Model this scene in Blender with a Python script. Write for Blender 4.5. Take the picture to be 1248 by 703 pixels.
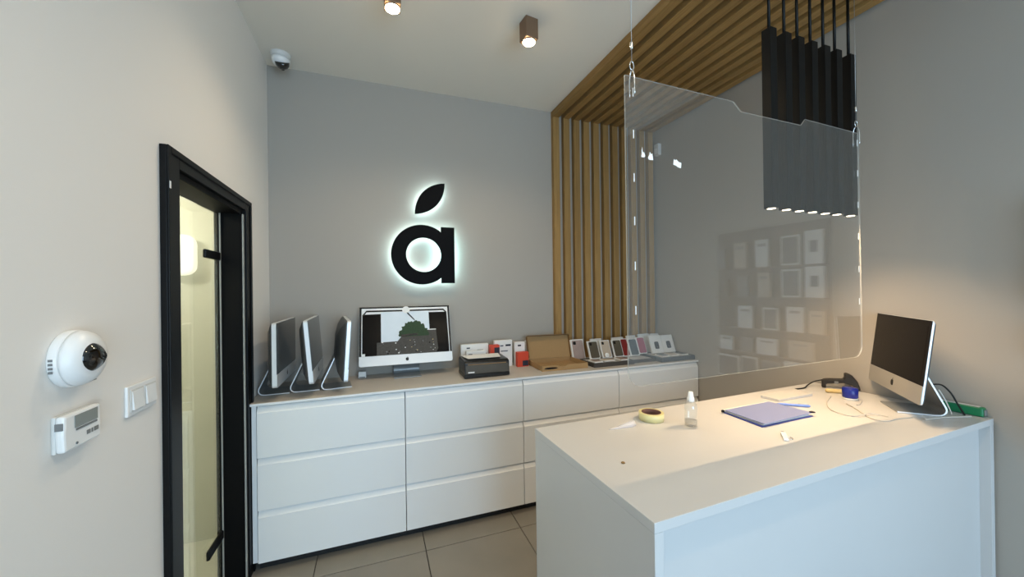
import bpy, bmesh, math, random
from mathutils import Vector, Matrix, Euler
random.seed(7)
for o in list(bpy.data.objects): bpy.data.objects.remove(o)
scn = bpy.context.scene
COL = scn.collection
R = math.radians

# ------------------------------------------------------------------ camera
YAW, PITCH, ROLL, CAMZ, FPX = R(20.034), R(-0.1086), R(-0.7265), 1.57, 456.5
fw = Vector((math.sin(YAW)*math.cos(PITCH), math.cos(YAW)*math.cos(PITCH), -math.sin(PITCH)))
rt = Vector((math.cos(YAW), -math.sin(YAW), 0)); up = rt.cross(fw)
rt2 = rt*math.cos(ROLL) + up*math.sin(ROLL); up2 = -rt*math.sin(ROLL) + up*math.cos(ROLL)
cd = bpy.data.cameras.new('camera'); cd.sensor_width = 36; cd.lens = 36*FPX/1248; cd.clip_start = 0.02
cam = bpy.data.objects.new('camera', cd); COL.objects.link(cam); scn.camera = cam
M = Matrix((rt2, up2, -fw)).transposed().to_4x4(); M.translation = Vector((0, 0, CAMZ)); cam.matrix_world = M

# ------------------------------------------------------------------ world, daylight, exposure
w = bpy.data.worlds.new('sky'); scn.world = w; w.use_nodes = True
bg = w.node_tree.nodes['Background']; bg.inputs[0].default_value = (0.56, 0.78, 1.0, 1); bg.inputs[1].default_value = 8.5
vs = scn.view_settings; vs.view_transform = 'Standard'; vs.look = 'None'; vs.gamma = 1.0; vs.use_curve_mapping = False
vs.exposure = 0.0
WIN = (-0.30, 2.40, 0.06, 2.60)          # shop window behind the camera: x0 x1 z0 z1
YR = -2.6                                # rear wall
pl = bpy.data.lights.new('window_portal', 'AREA'); pl.shape = 'RECTANGLE'; pl.size = WIN[1]-WIN[0]; pl.size_y = WIN[3]-WIN[2]
pl.cycles.is_portal = True
po = bpy.data.objects.new('window_portal', pl); COL.objects.link(po)
po.location = ((WIN[0]+WIN[1])/2, YR-0.03, (WIN[2]+WIN[3])/2); po.rotation_euler = (R(90), 0, 0)

# room numbers (metres)
XL, XR, YB, H = -0.681, 2.574, 2.974, 3.125
ZC, YC, XC = 0.95, 2.451, -0.632         # drawer cabinets: top, front, left end
DZ = 0.9715                              # counter top
DTH = 0.0302                             # counter turn
DX0, DY0, DL, DD = 0.6585, 0.7725, 1.905, 0.709

# ------------------------------------------------------------------ materials
def lin(c):
    return tuple((x/255/12.92 if x/255 <= .04045 else ((x/255+.055)/1.055)**2.4) for x in c) + (1,)
MATS = {}
def mat(name, rgb, rough=.5, metal=0., noise=0., nscale=30., bump=0., bscale=200., emit=None, estr=0., trans=0., ior=1.45, coat=0., spec=.5, alpha=1., stretch=None):
    m = bpy.data.materials.new(name); m.use_nodes = True; nt = m.node_tree; b = nt.nodes['Principled BSDF']
    c = lin(rgb); b.inputs['Base Color'].default_value = c; b.inputs['Roughness'].default_value = rough
    b.inputs['Metallic'].default_value = metal; b.inputs['IOR'].default_value = ior
    b.inputs['Transmission Weight'].default_value = trans; b.inputs['Coat Weight'].default_value = coat
    b.inputs['Specular IOR Level'].default_value = spec; b.inputs['Alpha'].default_value = alpha
    if emit: b.inputs['Emission Color'].default_value = emit; b.inputs['Emission Strength'].default_value = estr
    tc = nt.nodes.new('ShaderNodeTexCoord'); vec = tc.outputs['Object']
    if stretch:
        mp = nt.nodes.new('ShaderNodeMapping'); mp.inputs['Scale'].default_value = stretch
        nt.links.new(vec, mp.inputs[0]); vec = mp.outputs[0]
    if noise > 0:
        n = nt.nodes.new('ShaderNodeTexNoise'); n.inputs['Scale'].default_value = nscale; n.inputs['Detail'].default_value = 5
        nt.links.new(vec, n.inputs['Vector'])
        mx = nt.nodes.new('ShaderNodeMix'); mx.data_type = 'RGBA'
        mx.inputs[6].default_value = tuple(x*(1-noise) for x in c[:3])+(1,); mx.inputs[7].default_value = tuple(min(1, x*(1+noise)) for x in c[:3])+(1,)
        nt.links.new(n.outputs['Fac'], mx.inputs[0]); nt.links.new(mx.outputs[2], b.inputs['Base Color'])
    if bump > 0:
        n2 = nt.nodes.new('ShaderNodeTexNoise'); n2.inputs['Scale'].default_value = bscale; n2.inputs['Detail'].default_value = 3
        nt.links.new(vec, n2.inputs['Vector'])
        bp = nt.nodes.new('ShaderNodeBump'); bp.inputs['Strength'].default_value = bump; bp.inputs['Distance'].default_value = .002
        nt.links.new(n2.outputs['Fac'], bp.inputs['Height']); nt.links.new(bp.outputs[0], b.inputs['Normal'])
    MATS[name] = m; return m
def clear_sheet(name, tint=(1, 1, 1), f0=.04, haze=0., hazec=(1, 1, 1)):
    """flat clear sheet: straight-through light plus a Schlick mirror reflection on either face"""
    m = bpy.data.materials.new(name); m.use_nodes = True; nt = m.node_tree
    for n in list(nt.nodes): nt.nodes.remove(n)
    out = nt.nodes.new('ShaderNodeOutputMaterial'); g = nt.nodes.new('ShaderNodeNewGeometry')
    dt = nt.nodes.new('ShaderNodeVectorMath'); dt.operation = 'DOT_PRODUCT'
    nt.links.new(g.outputs['Incoming'], dt.inputs[0]); nt.links.new(g.outputs['Normal'], dt.inputs[1])
    def math_(op, a, b=None):
        n = nt.nodes.new('ShaderNodeMath'); n.operation = op
        for k, v in enumerate((a, b)):
            if v is None: continue
            if isinstance(v, (int, float)): n.inputs[k].default_value = v
            else: nt.links.new(v, n.inputs[k])
        return n.outputs[0]
    ab = math_('ABSOLUTE', dt.outputs['Value']); om = math_('SUBTRACT', 1., ab); p5 = math_('POWER', om, 5.)
    fr = math_('ADD', math_('MULTIPLY', p5, 1-f0), f0)
    tr = nt.nodes.new('ShaderNodeBsdfTransparent'); tr.inputs[0].default_value = (*tint, 1)
    gl = nt.nodes.new('ShaderNodeBsdfGlossy'); gl.inputs['Roughness'].default_value = 0.0; gl.inputs[0].default_value = (1, 1, 1, 1)
    base = tr.outputs[0]
    if haze > 0:
        df = nt.nodes.new('ShaderNodeBsdfDiffuse'); df.inputs[0].default_value = (*hazec, 1)
        mh = nt.nodes.new('ShaderNodeMixShader'); mh.inputs[0].default_value = haze
        nt.links.new(tr.outputs[0], mh.inputs[1]); nt.links.new(df.outputs[0], mh.inputs[2]); base = mh.outputs[0]
    mx = nt.nodes.new('ShaderNodeMixShader'); nt.links.new(fr, mx.inputs[0]); nt.links.new(base, mx.inputs[1]); nt.links.new(gl.outputs[0], mx.inputs[2])
    nt.links.new(mx.outputs[0], out.inputs[0]); MATS[name] = m; return m
def wood(name, axis):
    m = mat(name, (152, 118, 70), .55, spec=.3); nt = m.node_tree; b = nt.nodes['Principled BSDF']
    tc = nt.nodes.new('ShaderNodeTexCoord'); oi = nt.nodes.new('ShaderNodeObjectInfo')
    ad = nt.nodes.new('ShaderNodeVectorMath'); ad.operation = 'MULTIPLY_ADD'
    cb = nt.nodes.new('ShaderNodeCombineXYZ'); nt.links.new(oi.outputs['Random'], cb.inputs[0]); nt.links.new(oi.outputs['Random'], cb.inputs[1])
    mp = nt.nodes.new('ShaderNodeMapping'); sc = [40, 40, 40]; sc[axis] = 2.2; mp.inputs['Scale'].default_value = sc
    nt.links.new(tc.outputs['Object'], mp.inputs[0])
    ad.inputs[1].default_value = (17, 31, 0); nt.links.new(cb.outputs[0], ad.inputs[0]); nt.links.new(mp.outputs[0], ad.inputs[2])
    n = nt.nodes.new('ShaderNodeTexNoise'); n.inputs['Scale'].default_value = 1.6; n.inputs['Detail'].default_value = 6; n.inputs['Distortion'].default_value = .6
    nt.links.new(ad.outputs[0], n.inputs['Vector'])
    cr = nt.nodes.new('ShaderNodeValToRGB'); cr.color_ramp.elements[0].position = .3; cr.color_ramp.elements[0].color = lin((142, 110, 64))
    cr.color_ramp.elements[1].position = .72; cr.color_ramp.elements[1].color = lin((164, 129, 78))
    nt.links.new(n.outputs['Fac'], cr.inputs[0])
    hs = nt.nodes.new('ShaderNodeHueSaturation'); nt.links.new(cr.outputs[0], hs.inputs['Color'])
    mr = nt.nodes.new('ShaderNodeMapRange'); mr.inputs[3].default_value = .9; mr.inputs[4].default_value = 1.1
    nt.links.new(oi.outputs['Random'], mr.inputs[0]); nt.links.new(mr.outputs[0], hs.inputs['Value'])
    nt.links.new(hs.outputs[0], b.inputs['Base Color'])
    return m

mat('white_paint', (236, 232, 226), .75, bump=.12, bscale=260)
mat('ceiling_paint', (232, 226, 214), .85, bump=.08, bscale=200)
mat('grey_paint', (167, 161, 152), .8, bump=.12, bscale=260)
mat('grout', (58, 55, 50), .9)
mat('tile', (127, 123, 115), .5, noise=.18, nscale=3.5, bump=.05, bscale=60)
wood('oak_vertical', 2); wood('oak_lengthwise', 1)
mat('black_frame', (12, 13, 14), .45, spec=.25)
mat('black_lining', (6, 6, 6), .6, spec=.15)
mat('seal', (150, 152, 148), .5)
clear_sheet('door_glass', (.95, .96, .90), .045, .05, (.75, .75, .62))
clear_sheet('window_glass', (.97, .98, .98), .04)
clear_sheet('acrylic', (.975, .974, .97), .07, .012, (.8, .8, .78))
mat('acrylic_edge', (222, 222, 216), .3, alpha=.5)
mat('olive_wall', (222, 222, 210), .8)
mat('lacquer', (228, 230, 230), .38, spec=.4)
mat('worktop', (188, 181, 172), .5, noise=.04, nscale=12)
mat('counter_white', (198, 198, 197), .36, noise=.012, nscale=8)
mat('plinth', (30, 30, 30), .7)
mat('shadow_gap', (60, 60, 60), .8)
mat('sign_black', (5, 5, 6), .6, spec=.12)
mat('sign_led', (230, 255, 255), .5, emit=(.70, .95, 1, 1), estr=10.0)
mat('aluminium', (205, 207, 208), .32, metal=.65, noise=.02, nscale=300)
mat('aluminium_bright', (225, 228, 230), .35, metal=.3)
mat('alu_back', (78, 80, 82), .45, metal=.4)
mat('stand_metal', (150, 153, 154), .42, metal=.5)
mat('screen_dark', (16, 13, 12), .22, spec=.12)
mat('screen_grey', (92, 98, 102), .1, spec=.6)  # base lightened to imitate surroundings reflected in the dark glass
mat('chin_grey', (172, 169, 163), .4, metal=.3)
mat('bezel', (14, 14, 15), .25)
mat('logo_black', (18, 18, 18), .4)
mat('pendant_black', (9, 8, 7), .42, spec=.25)
mat('pendant_lens', (255, 244, 220), .5, emit=(1, .86, .62, 1), estr=7)
mat('spot_body', (128, 102, 80), .45, metal=.4)
mat('spot_lens', (255, 240, 210), .5, emit=(1, .78, .46, 1), estr=45)
mat('plastic_white', (236, 236, 234), .32)
mat('plastic_offwhite', (214, 213, 209), .4)
mat('plastic_grey', (120, 122, 122), .45)
mat('switch_white', (238, 238, 236), .28)
mat('dome_black', (8, 8, 9), .06, coat=1.)
mat('lens_black', (2, 2, 3), .1)
mat('lcd', (136, 142, 138), .25)
mat('printer_black', (28, 27, 26), .28)
mat('printer_smoke', (88, 84, 77), .2, noise=.35, nscale=9)
mat('paper_white', (232, 230, 226), .7)
mat('paper_cream', (192, 190, 186), .7)
mat('print_grey', (96, 96, 110), .7)
mat('red_orange', (205, 66, 34), .5)
mat('dark_print', (34, 32, 46), .5)
mat('cardboard', (162, 130, 88), .8, noise=.06, nscale=60)
mat('cardboard_edge', (134, 104, 66), .85)
mat('tray_dark', (66, 62, 58), .6)
mat('tray_slate', (84, 90, 94), .6)
mat('box_clear', (222, 220, 216), .25, alpha=.75)
mat('metal_chrome', (220, 220, 220), .18, metal=1.)
mat('cord_white', (240, 240, 238), .5)
mat('wire', (170, 168, 165), .35, metal=.8)
mat('tape_yellow', (222, 214, 158), .3, coat=.4)
mat('tape_core', (96, 66, 60), .6, noise=.4, nscale=60)
clear_sheet('bottle_plastic', (.97, .975, .97), .05, .05, (.9, .9, .88))
clear_sheet('liquid', (.95, .96, .96), .03)
mat('film', (236, 236, 242), .2, alpha=.45)
mat('folder_blue', (52, 66, 150), .4)
mat('folder_cover', (138, 148, 192), .3)
mat('pen_blue', (120, 146, 214), .4)
mat('scanner_black', (36, 33, 30), .45)
mat('pot_blue', (28, 40, 130), .25)
mat('beige_plastic', (206, 182, 128), .5)
mat('green_plastic', (30, 120, 78), .35)
mat('cable_white', (198, 193, 184), .5)
mat('cable_black', (18, 18, 18), .5)
mat('display_board', (96, 88, 80), .7)
mat('shelf_lip', (120, 110, 100), .6)
mat('sky_print', (222, 232, 240), .5, noise=.1, nscale=6)
mat('leaf_green', (44, 66, 40), .7, noise=.5, nscale=120)
mat('rock_print', (70, 66, 60), .6, noise=.55, nscale=90)
mat('grey_metal', (60, 62, 64), .4)

# ------------------------------------------------------------------ mesh helpers
class MB:
    def __init__(self): self.bm = bmesh.new(); self.mats = []
    def slot(self, m):
        if m not in self.mats: self.mats.append(m)
        return self.mats.index(m)
    def _fin(self, faces, m):
        if m is not None:
            k = self.slot(m)
            for f in faces: f.material_index = k
    def box(self, x0, x1, y0, y1, z0, z1, bev=0., m=None, xf=None, seg=2):
        r = bmesh.ops.create_cube(self.bm, size=1.)
        vs_ = r['verts']
        for v in vs_: v.co = Vector(((x0+x1)/2+v.co.x*(x1-x0), (y0+y1)/2+v.co.y*(y1-y0), (z0+z1)/2+v.co.z*(z1-z0)))
        fs = list({f for v in vs_ for f in v.link_faces}); self._fin(fs, m)
        if bev > 0:
            es = list({e for v in vs_ for e in v.link_edges})
            rr = bmesh.ops.bevel(self.bm, geom=es, offset=bev, segments=seg, profile=.5, affect='EDGES', clamp_overlap=True)
            vs_ = list(set(rr['verts']) | {v for v in vs_ if v.is_valid}); self._fin(rr['faces'], m)
        if xf is not None:
            for v in vs_:
                if v.is_valid: v.co = xf @ v.co
        return self
    def prism(self, pts, a0, a1, axis='y', m=None, bev=0., xf=None):
        """polygon pts (2-D) extruded along axis from a0 to a1"""
        def P(p, a):
            return {'y': Vector((p[0], a, p[1])), 'x': Vector((a, p[0], p[1])), 'z': Vector((p[0], p[1], a))}[axis]
        A = [self.bm.verts.new(P(p, a0)) for p in pts]; B = [self.bm.verts.new(P(p, a1)) for p in pts]
        fs = [self.bm.faces.new(A), self.bm.faces.new(B[::-1])]; n = len(pts)
        for i in range(n): fs.append(self.bm.faces.new((A[i], B[i], B[(i+1) % n], A[(i+1) % n])))
        self._fin(fs, m); bmesh.ops.recalc_face_normals(self.bm, faces=fs)
        allv = A+B
        if bev > 0:
            es = [e for e in {e for v in allv for e in v.link_edges} if len(e.link_faces) == 2 and e.calc_face_angle(0) > .6]
            rr = bmesh.ops.bevel(self.bm, geom=es, offset=bev, segments=2, profile=.5, affect='EDGES', clamp_overlap=True)
            allv = list(set(rr['verts']) | {v for v in allv if v.is_valid})
        if xf is not None:
            for v in allv:
                if v.is_valid: v.co = xf @ v.co
        return self
    def lathe(self, prof, seg=32, m=None, xf=None, caps=True):
        """profile (r, z) turned about z"""
        rings = []
        for r_, z_ in prof:
            rings.append([self.bm.verts.new((r_*math.cos(2*math.pi*i/seg), r_*math.sin(2*math.pi*i/seg), z_)) for i in range(seg)])
        fs = []
        for a, b in zip(rings, rings[1:]):
            for i in range(seg): fs.append(self.bm.faces.new((a[i], a[(i+1) % seg], b[(i+1) % seg], b[i])))
        if caps: fs.append(self.bm.faces.new(rings[0][::-1])); fs.append(self.bm.faces.new(rings[-1]))
        for f in fs: f.smooth = True
        self._fin(fs, m)
        if xf is not None:
            for rg in rings:
                for v in rg: v.co = xf @ v.co
        return self
    def tube(self, pts, r, seg=8, m=None, smooth=4, closed=False):
        P = [Vector(p) for p in pts]
        if smooth and len(P) > 2:
            Q = []
            n = len(P)
            for i in range(n if closed else n-1):
                p0 = P[i-1] if (i > 0 or closed) else P[0]; p1 = P[i]; p2 = P[(i+1) % n]
                p3 = P[(i+2) % n] if (i+2 < n or closed) else P[-1]
                for k in range(smooth):
                    t = k/smooth
                    Q.append(.5*((2*p1)+(-p0+p2)*t+(2*p0-5*p1+4*p2-p3)*t*t+(-p0+3*p1-3*p2+p3)*t**3))
            if not closed: Q.append(P[-1])
            P = Q
        rings = []; n = len(P); ref = None
        for i, p in enumerate(P):
            if closed: d = P[(i+1) % n]-P[i-1]
            else: d = P[min(i+1, n-1)]-P[max(i-1, 0)]
            d.normalize()
            if ref is None: ref = d.orthogonal().normalized()
            ref = (ref - d*ref.dot(d)).normalized(); b = d.cross(ref)
            rings.append([self.bm.verts.new(p+ref*r*math.cos(2*math.pi*k/seg)+b*r*math.sin(2*math.pi*k/seg)) for k in range(seg)])
        fs = []
        prs = list(zip(rings, rings[1:])) + ([(rings[-1], rings[0])] if closed else [])
        for a, b in prs:
            for i in range(seg): fs.append(self.bm.faces.new((a[i], a[(i+1) % seg], b[(i+1) % seg], b[i])))
        if not closed: fs.append(self.bm.faces.new(rings[0][::-1])); fs.append(self.bm.faces.new(rings[-1]))
        for f in fs: f.smooth = True
        self._fin(fs, m); return self
    def loft(self, loops, m=None, smooth=True):
        rings = [[self.bm.verts.new(p) for p in l] for l in loops]; n = len(rings[0]); fs = []
        for a, b in zip(rings, rings[1:]):
            for i in range(n): fs.append(self.bm.faces.new((a[i], a[(i+1) % n], b[(i+1) % n], b[i])))
        for f in fs: f.smooth = smooth
        fs.append(self.bm.faces.new(rings[0][::-1])); fs.append(self.bm.faces.new(rings[-1]))
        self._fin(fs, m); bmesh.ops.recalc_face_normals(self.bm, faces=fs); return self
    def mesh(self, name):
        me = bpy.data.meshes.new(name); self.bm.normal_update(); self.bm.to_mesh(me); self.bm.free()
        for m in self.mats: me.materials.append(MATS[m])
        return me
    def build(self, name, m=None, parent=None, loc=None, rot=None):
        if m is not None and not self.mats: self.mats = [m]
        o = bpy.data.objects.new(name, self.mesh(name)); COL.objects.link(o)
        if parent: o.parent = parent
        if loc: o.location = loc
        if rot: o.rotation_euler = rot
        return o
def rrect(w_, h_, r, seg=5, cx=0, cz=0):
    pts = []
    for sx, sz, a0 in ((1, 1, 0), (-1, 1, 90), (-1, -1, 180), (1, -1, 270)):
        for k in range(seg+1):
            a = R(a0+90*k/seg); pts.append((cx+sx*(w_/2-r)+r*math.cos(a), cz+sz*(h_/2-r)+r*math.sin(a)))
    return pts
def empty(name, loc=(0, 0, 0), rz=0.):
    o = bpy.data.objects.new(name, None); COL.objects.link(o); o.empty_display_size = .05; o.location = loc; o.rotation_euler = (0, 0, rz); return o
def tag(o, label, cat=None, group=None, kind=None):
    if label: o['label'] = label
    if cat: o['category'] = cat
    if group: o['group'] = group
    if kind: o['kind'] = kind
    return o
def struct(o, label, cat): return tag(o, label, cat, kind='structure')
def copy(o, parent=None, name=None):
    c = o.copy(); COL.objects.link(c)
    if parent is not None: c.parent = parent
    return c
def copy_tree(o, parent=None):
    c = copy(o, parent)
    for ch in list(o.children): copy_tree(ch, c)
    return c
def light(name, kind, loc, energy, col, parent=None, size=.02, spot=None, blend=.3, rot=(0, 0, 0)):
    l = bpy.data.lights.new(name, kind); l.energy = energy; l.color = col
    if kind in ('POINT', 'SPOT'): l.shadow_soft_size = size
    if spot: l.spot_size = R(spot); l.spot_blend = blend
    o = bpy.data.objects.new(name, l); COL.objects.link(o); o.location = loc; o.rotation_euler = rot
    if parent: o.parent = parent
    return o

# ================================================================== the setting
TH = .125
fl = MB().box(XL-1.5, XR+.2, YR-.15, YB+.2, -.06, -.006).build('floor', 'grout')
struct(fl, 'floor of large square taupe grey tiles with dark joints', 'floor')
tm = MB().box(-.3025, .3025, -.3025, .3025, -.008, 0, .0015).mesh('tile'); tm.materials.append(MATS['tile'])
for i in range(-1, 6):
    for j in range(-5, 3):
        x = .27 + (i-.5)*.61 - .61; y = 2.31 + (j-.5)*.61 + .61
        if x-.3 < XL-.05 or y+.3 > YB+.35: continue
        t = bpy.data.objects.new('tile', tm); COL.objects.link(t); t.parent = fl; t.location = (x, y, 0)
# narrower tiles cut to the left wall
ts = MB().box(XL+.002, -.3425, -.3025, .3025, -.008, 0, .0015).mesh('tile'); ts.materials.append(MATS['tile'])
for j in range(-5, 3):
    t = bpy.data.objects.new('tile', ts); COL.objects.link(t); t.parent = fl; t.location = (0, 2.31 + (j-.5)*.61 + .61, 0)
struct(MB().box(XL-.02, XR+.2, YR-.15, YB+.15, H, H+.1).build('ceiling', 'ceiling_paint'), 'pale grey painted ceiling with two lamps', 'ceiling')
struct(MB().box(XL, XR+.2, YB, YB+.15, 0, H).build('wall_back', 'grey_paint'), 'mid grey painted back wall behind the lit sign', 'wall')
struct(MB().box(XR, XR+.15, YR, YB, 0, H).build('wall_right', 'grey_paint'), 'grey painted right wall beside the counter', 'wall')
OY0, OY1, OZ = 1.66, 2.43, 2.03          # door opening in the left wall
wl = MB()
wl.box(XL-TH, XL, YR, OY0, 0, H); wl.box(XL-TH, XL, OY1, YB+.15, 0, H); wl.box(XL-TH, XL, OY0, OY1, OZ, H)
struct(wl.build('wall_left', 'white_paint'), 'white painted left wall around the black door frame', 'wall')
wr = MB()
wr.box(XL, WIN[0], YR-.15, YR, 0, H); wr.box(WIN[1], XR, YR-.15, YR, 0, H)
wr.box(WIN[0], WIN[1], YR-.15, YR, WIN[3], H); wr.box(WIN[0], WIN[1], YR-.15, YR, 0, WIN[2])
struct(wr.build('wall_rear', 'white_paint'), 'white shop front wall behind the viewer', 'wall')
w1 = struct(empty('window_1', (WIN[0], YR-.07, WIN[2])), 'wide shop front window letting in daylight', 'window')
ww, wh = WIN[1]-WIN[0], WIN[3]-WIN[2]
for nm, b in (('window_frame', (0, .05, 0, wh)), ('window_frame', (ww-.05, ww, 0, wh)), ('window_frame', (.05, ww-.05, 0, .05)), ('window_frame', (.05, ww-.05, wh-.05, wh)), ('window_frame', (ww/2-.025, ww/2+.025, .05, wh-.05))):
    MB().box(b[0], b[1], -.03, .03, b[2], b[3], .003).build(nm, 'grey_metal', w1)
for a, b in ((.05, ww/2-.025), (ww/2+.025, ww-.05)):
    MB().box(a, b, -.004, .004, .05, wh-.05).build('glass_pane', 'window_glass', w1)

# passage behind the glass door
XP = -2.0
struct(MB().box(XP-.1, XP, .9, YB+.1, 0, 2.6).build('wall_passage_side', 'olive_wall'), 'pale olive passage wall beyond the glass door', 'wall')
struct(MB().box(XP, XL-TH, YB-.06, YB+.04, 0, 2.6).build('wall_passage_end', 'olive_wall'), 'pale olive end wall seen through the glass door', 'wall')
struct(MB().box(XP, XL-TH, .8, .9, 0, 2.6).build('wall_passage_near', 'olive_wall'), 'pale passage wall on the near side, behind the door', 'wall')
struct(MB().box(XP, XL-TH, .8, YB+.1, 2.45, 2.6).build('ceiling_passage', 'ceiling_paint'), 'cream ceiling of the passage behind the glass door', 'ceiling')
struct(MB().box(XP, XL-TH, .9, YB-.06, -.006, .002).build('floor_passage', 'olive_wall'), 'pale floor of the passage behind the glass door', 'floor')
pf = empty('wall_lamp', (-1.115, YB-.06, 1.805)); tag(pf, 'white rounded wall lamp seen through the glass door', 'wall lamp')
MB().box(-.03, .03, -.03, 0, -.05, .05, .004).build('mount', 'plastic_white', pf)
mat('lamp_shade', (255, 255, 250), .4, emit=(1, .97, .88, 1), estr=.8)
MB().prism(rrect(.15, .25, .06), -.09, -.03, 'y', bev=.02).build('lamp_shade', 'lamp_shade', pf)
light('passage_light', 'POINT', (-.35, -.75, .45), 26, (1, .97, .88), pf, .08)

# black door
FY0, FY1, FZ = 1.592, 2.507, 2.078
d1 = struct(empty('door_1', (XL, (FY0+FY1)/2, 0)), 'black framed doorway with a glass door in the white wall', 'door')
oy = (FY0+FY1)/2
def dbox(x0, x1, y0, y1, z0, z1, name, m, parent=d1, bev=.002): 
    return MB().box(x0-XL if parent is d1 else x0, x1-XL if parent is d1 else x1, y0-oy, y1-oy, z0, z1, bev).build(name, m, parent)
IY0, IY1, IZ = 1.684, 2.405, 1.995
cas = [dbox(XL, XL+.02, FY0, IY0, 0, FZ, 'casing', 'black_frame'), dbox(XL, XL+.02, IY1+.02, FY1, 0, FZ, 'casing', 'black_frame'),
       dbox(XL, XL+.02, IY0, IY1+.02, IZ+.025, FZ, 'casing', 'black_frame')]
dbox(XL+.0205, XL+.026, FY0, FY0+.022, 0, FZ, 'casing_bead', 'black_frame'); dbox(XL+.0205, XL+.026, FY1-.022, FY1, 0, FZ, 'casing_bead', 'black_frame')
dbox(XL+.0205, XL+.026, FY0+.022, FY1-.022, FZ-.022, FZ, 'casing_bead', 'black_frame')
dbox(XL-.121, XL+.004, OY0+.001, IY0, 0, OZ-.001, 'jamb_lining', 'black_lining'); dbox(XL-.121, XL+.004, IY1, OY1-.001, 0, OZ-.001, 'jamb_lining', 'black_lining')
dbox(XL-.121, XL+.004, IY0, IY1, IZ, OZ-.001, 'head_lining', 'black_lining')
dbox(XL+.005, XL+.012, IY1+.001, IY1+.012, 0, IZ, 'seal', 'seal', bev=0); dbox(XL-.096, XL-.090, IY1-.006, IY1, 0, IZ, 'seal', 'seal', bev=0)
dl = MB().box(-.113, -.105, IY0+.004-oy, IY1-.004-oy, .008, IZ-.004).build('door_leaf', 'door_glass', d1)
for z0, z1 in ((1.742, 1.785), (.27, .315)):
    MB().box(-.104, -.088, 2.215-oy, 2.399-oy, z0, z1, .006).build('hinge', 'black_frame', dl)
MB().box(.0262, .0275, FY0+.004-oy, FY0+.013-oy, 1.93, 1.955).build('label_tab', 'paper_white', d1)

# oak slats up the back wall and over the ceiling
SX0, SP, SW, SD = 1.469, .1010, .058, .045
t1 = struct(empty('trim_1', (SX0, YB, 0)), 'oak slat cladding running up the back wall and over the ceiling', 'wall cladding')
vm = MB().box(0, SW, -SD, 0, ZC+.002, H-.0585, .002).mesh('slat'); vm.materials.append(MATS['oak_vertical'])
cm_ = MB().box(0, SW, -2.35, 0, H-.058, H, .002).mesh('slat'); cm_.materials.append(MATS['oak_lengthwise'])
for i in range(11):
    for me in (vm, cm_):
        s = bpy.data.objects.new('slat', me); COL.objects.link(s); s.parent = t1; s.location = (i*SP, -.0005, -.0005 if me is cm_ else 0)

# ================================================================== drawer cabinets
cab_labels = ['white handleless three-drawer cabinet next to the black door frame', 'white handleless three-drawer cabinet below the printer and the propped-up computer',
              'white handleless three-drawer cabinet below the open cardboard box', 'white handleless three-drawer cabinet at the right wall, under the slate tray']
def make_cabinet():
    c = empty('drawer_cabinet')
    dep = YB - YC - .02
    MB().box(.002, .798, .022, dep, .06, .934).build('body', 'lacquer', c)
    MB().box(.0, .8, .05, .066, .001, .06).build('plinth', 'plinth', c)
    n, z0, z1 = 3, .057, .934; hh = (z1-z0)/n
    for k in range(n):
        a, b = z0+k*hh+.002, z0+(k+1)*hh-.003
        prof = [(.021, a), (0, a), (0, b-.036), (.003, b-.032), (.0185, b-.004), (.021, b-.002)]
        d = MB().prism(prof, .0025, .7975, 'x').build('drawer', 'lacquer', c)
        MB().box(.004, .796, .0215, .0218, b-.002, b+.0014).build('shadow_gap', 'shadow_gap', d)
    return c
cab = make_cabinet()
for i in range(4):
    c = cab if i == 0 else copy_tree(cab)
    c.location = (XC+.8*i, YC, 0); tag(c, cab_labels[i], 'cabinet', 'drawer cabinets along the back wall')
wt = MB(); wt.slot('worktop'); wt.slot('lacquer'); wt.box(XL+.005, XR-.003, YC-.002, YB-.002, .9355, ZC, .0015); wt.bm.normal_update()
for f in wt.bm.faces: f.material_index = 0 if f.normal.z > .5 else 1
tag(wt.build('worktop', None), 'long pale worktop lying across the row of drawer cabinets', 'worktop')
tag(MB().box(XL+.024, XC-.002, YC+.01, YC+.03, .06, .934, .001).build('filler_strip', 'lacquer'), 'narrow white filler strip between door frame and first cabinet', 'panel')

# ================================================================== counter
ct = empty('counter', (DX0, DY0, 0), DTH); tag(ct, 'large white reception counter with solid end panels', 'counter')
MB().box(0, DL, 0, DD, DZ-.028, DZ, .0012).build('counter_top', 'counter_white', ct)
MB().box(.0005, .03, .0005, DD, 0.001, DZ-.0285, .0012).build('end_panel', 'counter_white', ct)
MB().box(DL-.03, DL-.0005, .0005, DD, 0.001, DZ-.0285, .0012).build('end_panel', 'counter_white', ct)
MB().box(.0305, DL-.0305, .035, .053, 0.001, DZ-.0285).build('front_panel', 'counter_white', ct)
MB().box(.0305, DL-.0305, .055, DD-.03, .46, .48).build('shelf', 'counter_white', ct)

# ================================================================== lit sign
sg = empty('wall_sign', (.338, YB, 1.841)); tag(sg, 'black letter a with a leaf on top, halo-lit on the grey wall', 'sign')
YF0, YF1 = -.072, -.046
def ring(ro, ri, y0, y1, cxi=.012, a0=0, n=72):
    b = MB(); A = []
    for k in range(n):
        a = 2*math.pi*k/n; ca, sa = math.cos(a), math.sin(a)
        A.append([b.bm.verts.new(p) for p in ((ro*ca, y0, ro*sa), (cxi+ri*ca, y0, ri*sa), (cxi+ri*ca, y1, ri*sa), (ro*ca, y1, ro*sa))])
    fs = []
    for k in range(n):
        p, q = A[k], A[(k+1) % n]
        for j in range(4): fs.append(b.bm.faces.new((p[j], p[(j+1) % 4], q[(j+1) % 4], q[j])))
    bmesh.ops.recalc_face_normals(b.bm, faces=fs); return b
lt = ring(.2265, .131, YF0, YF1); lt.box(.144, .2465, YF0+.0002, YF1-.0002, -.218, .2155)
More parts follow.
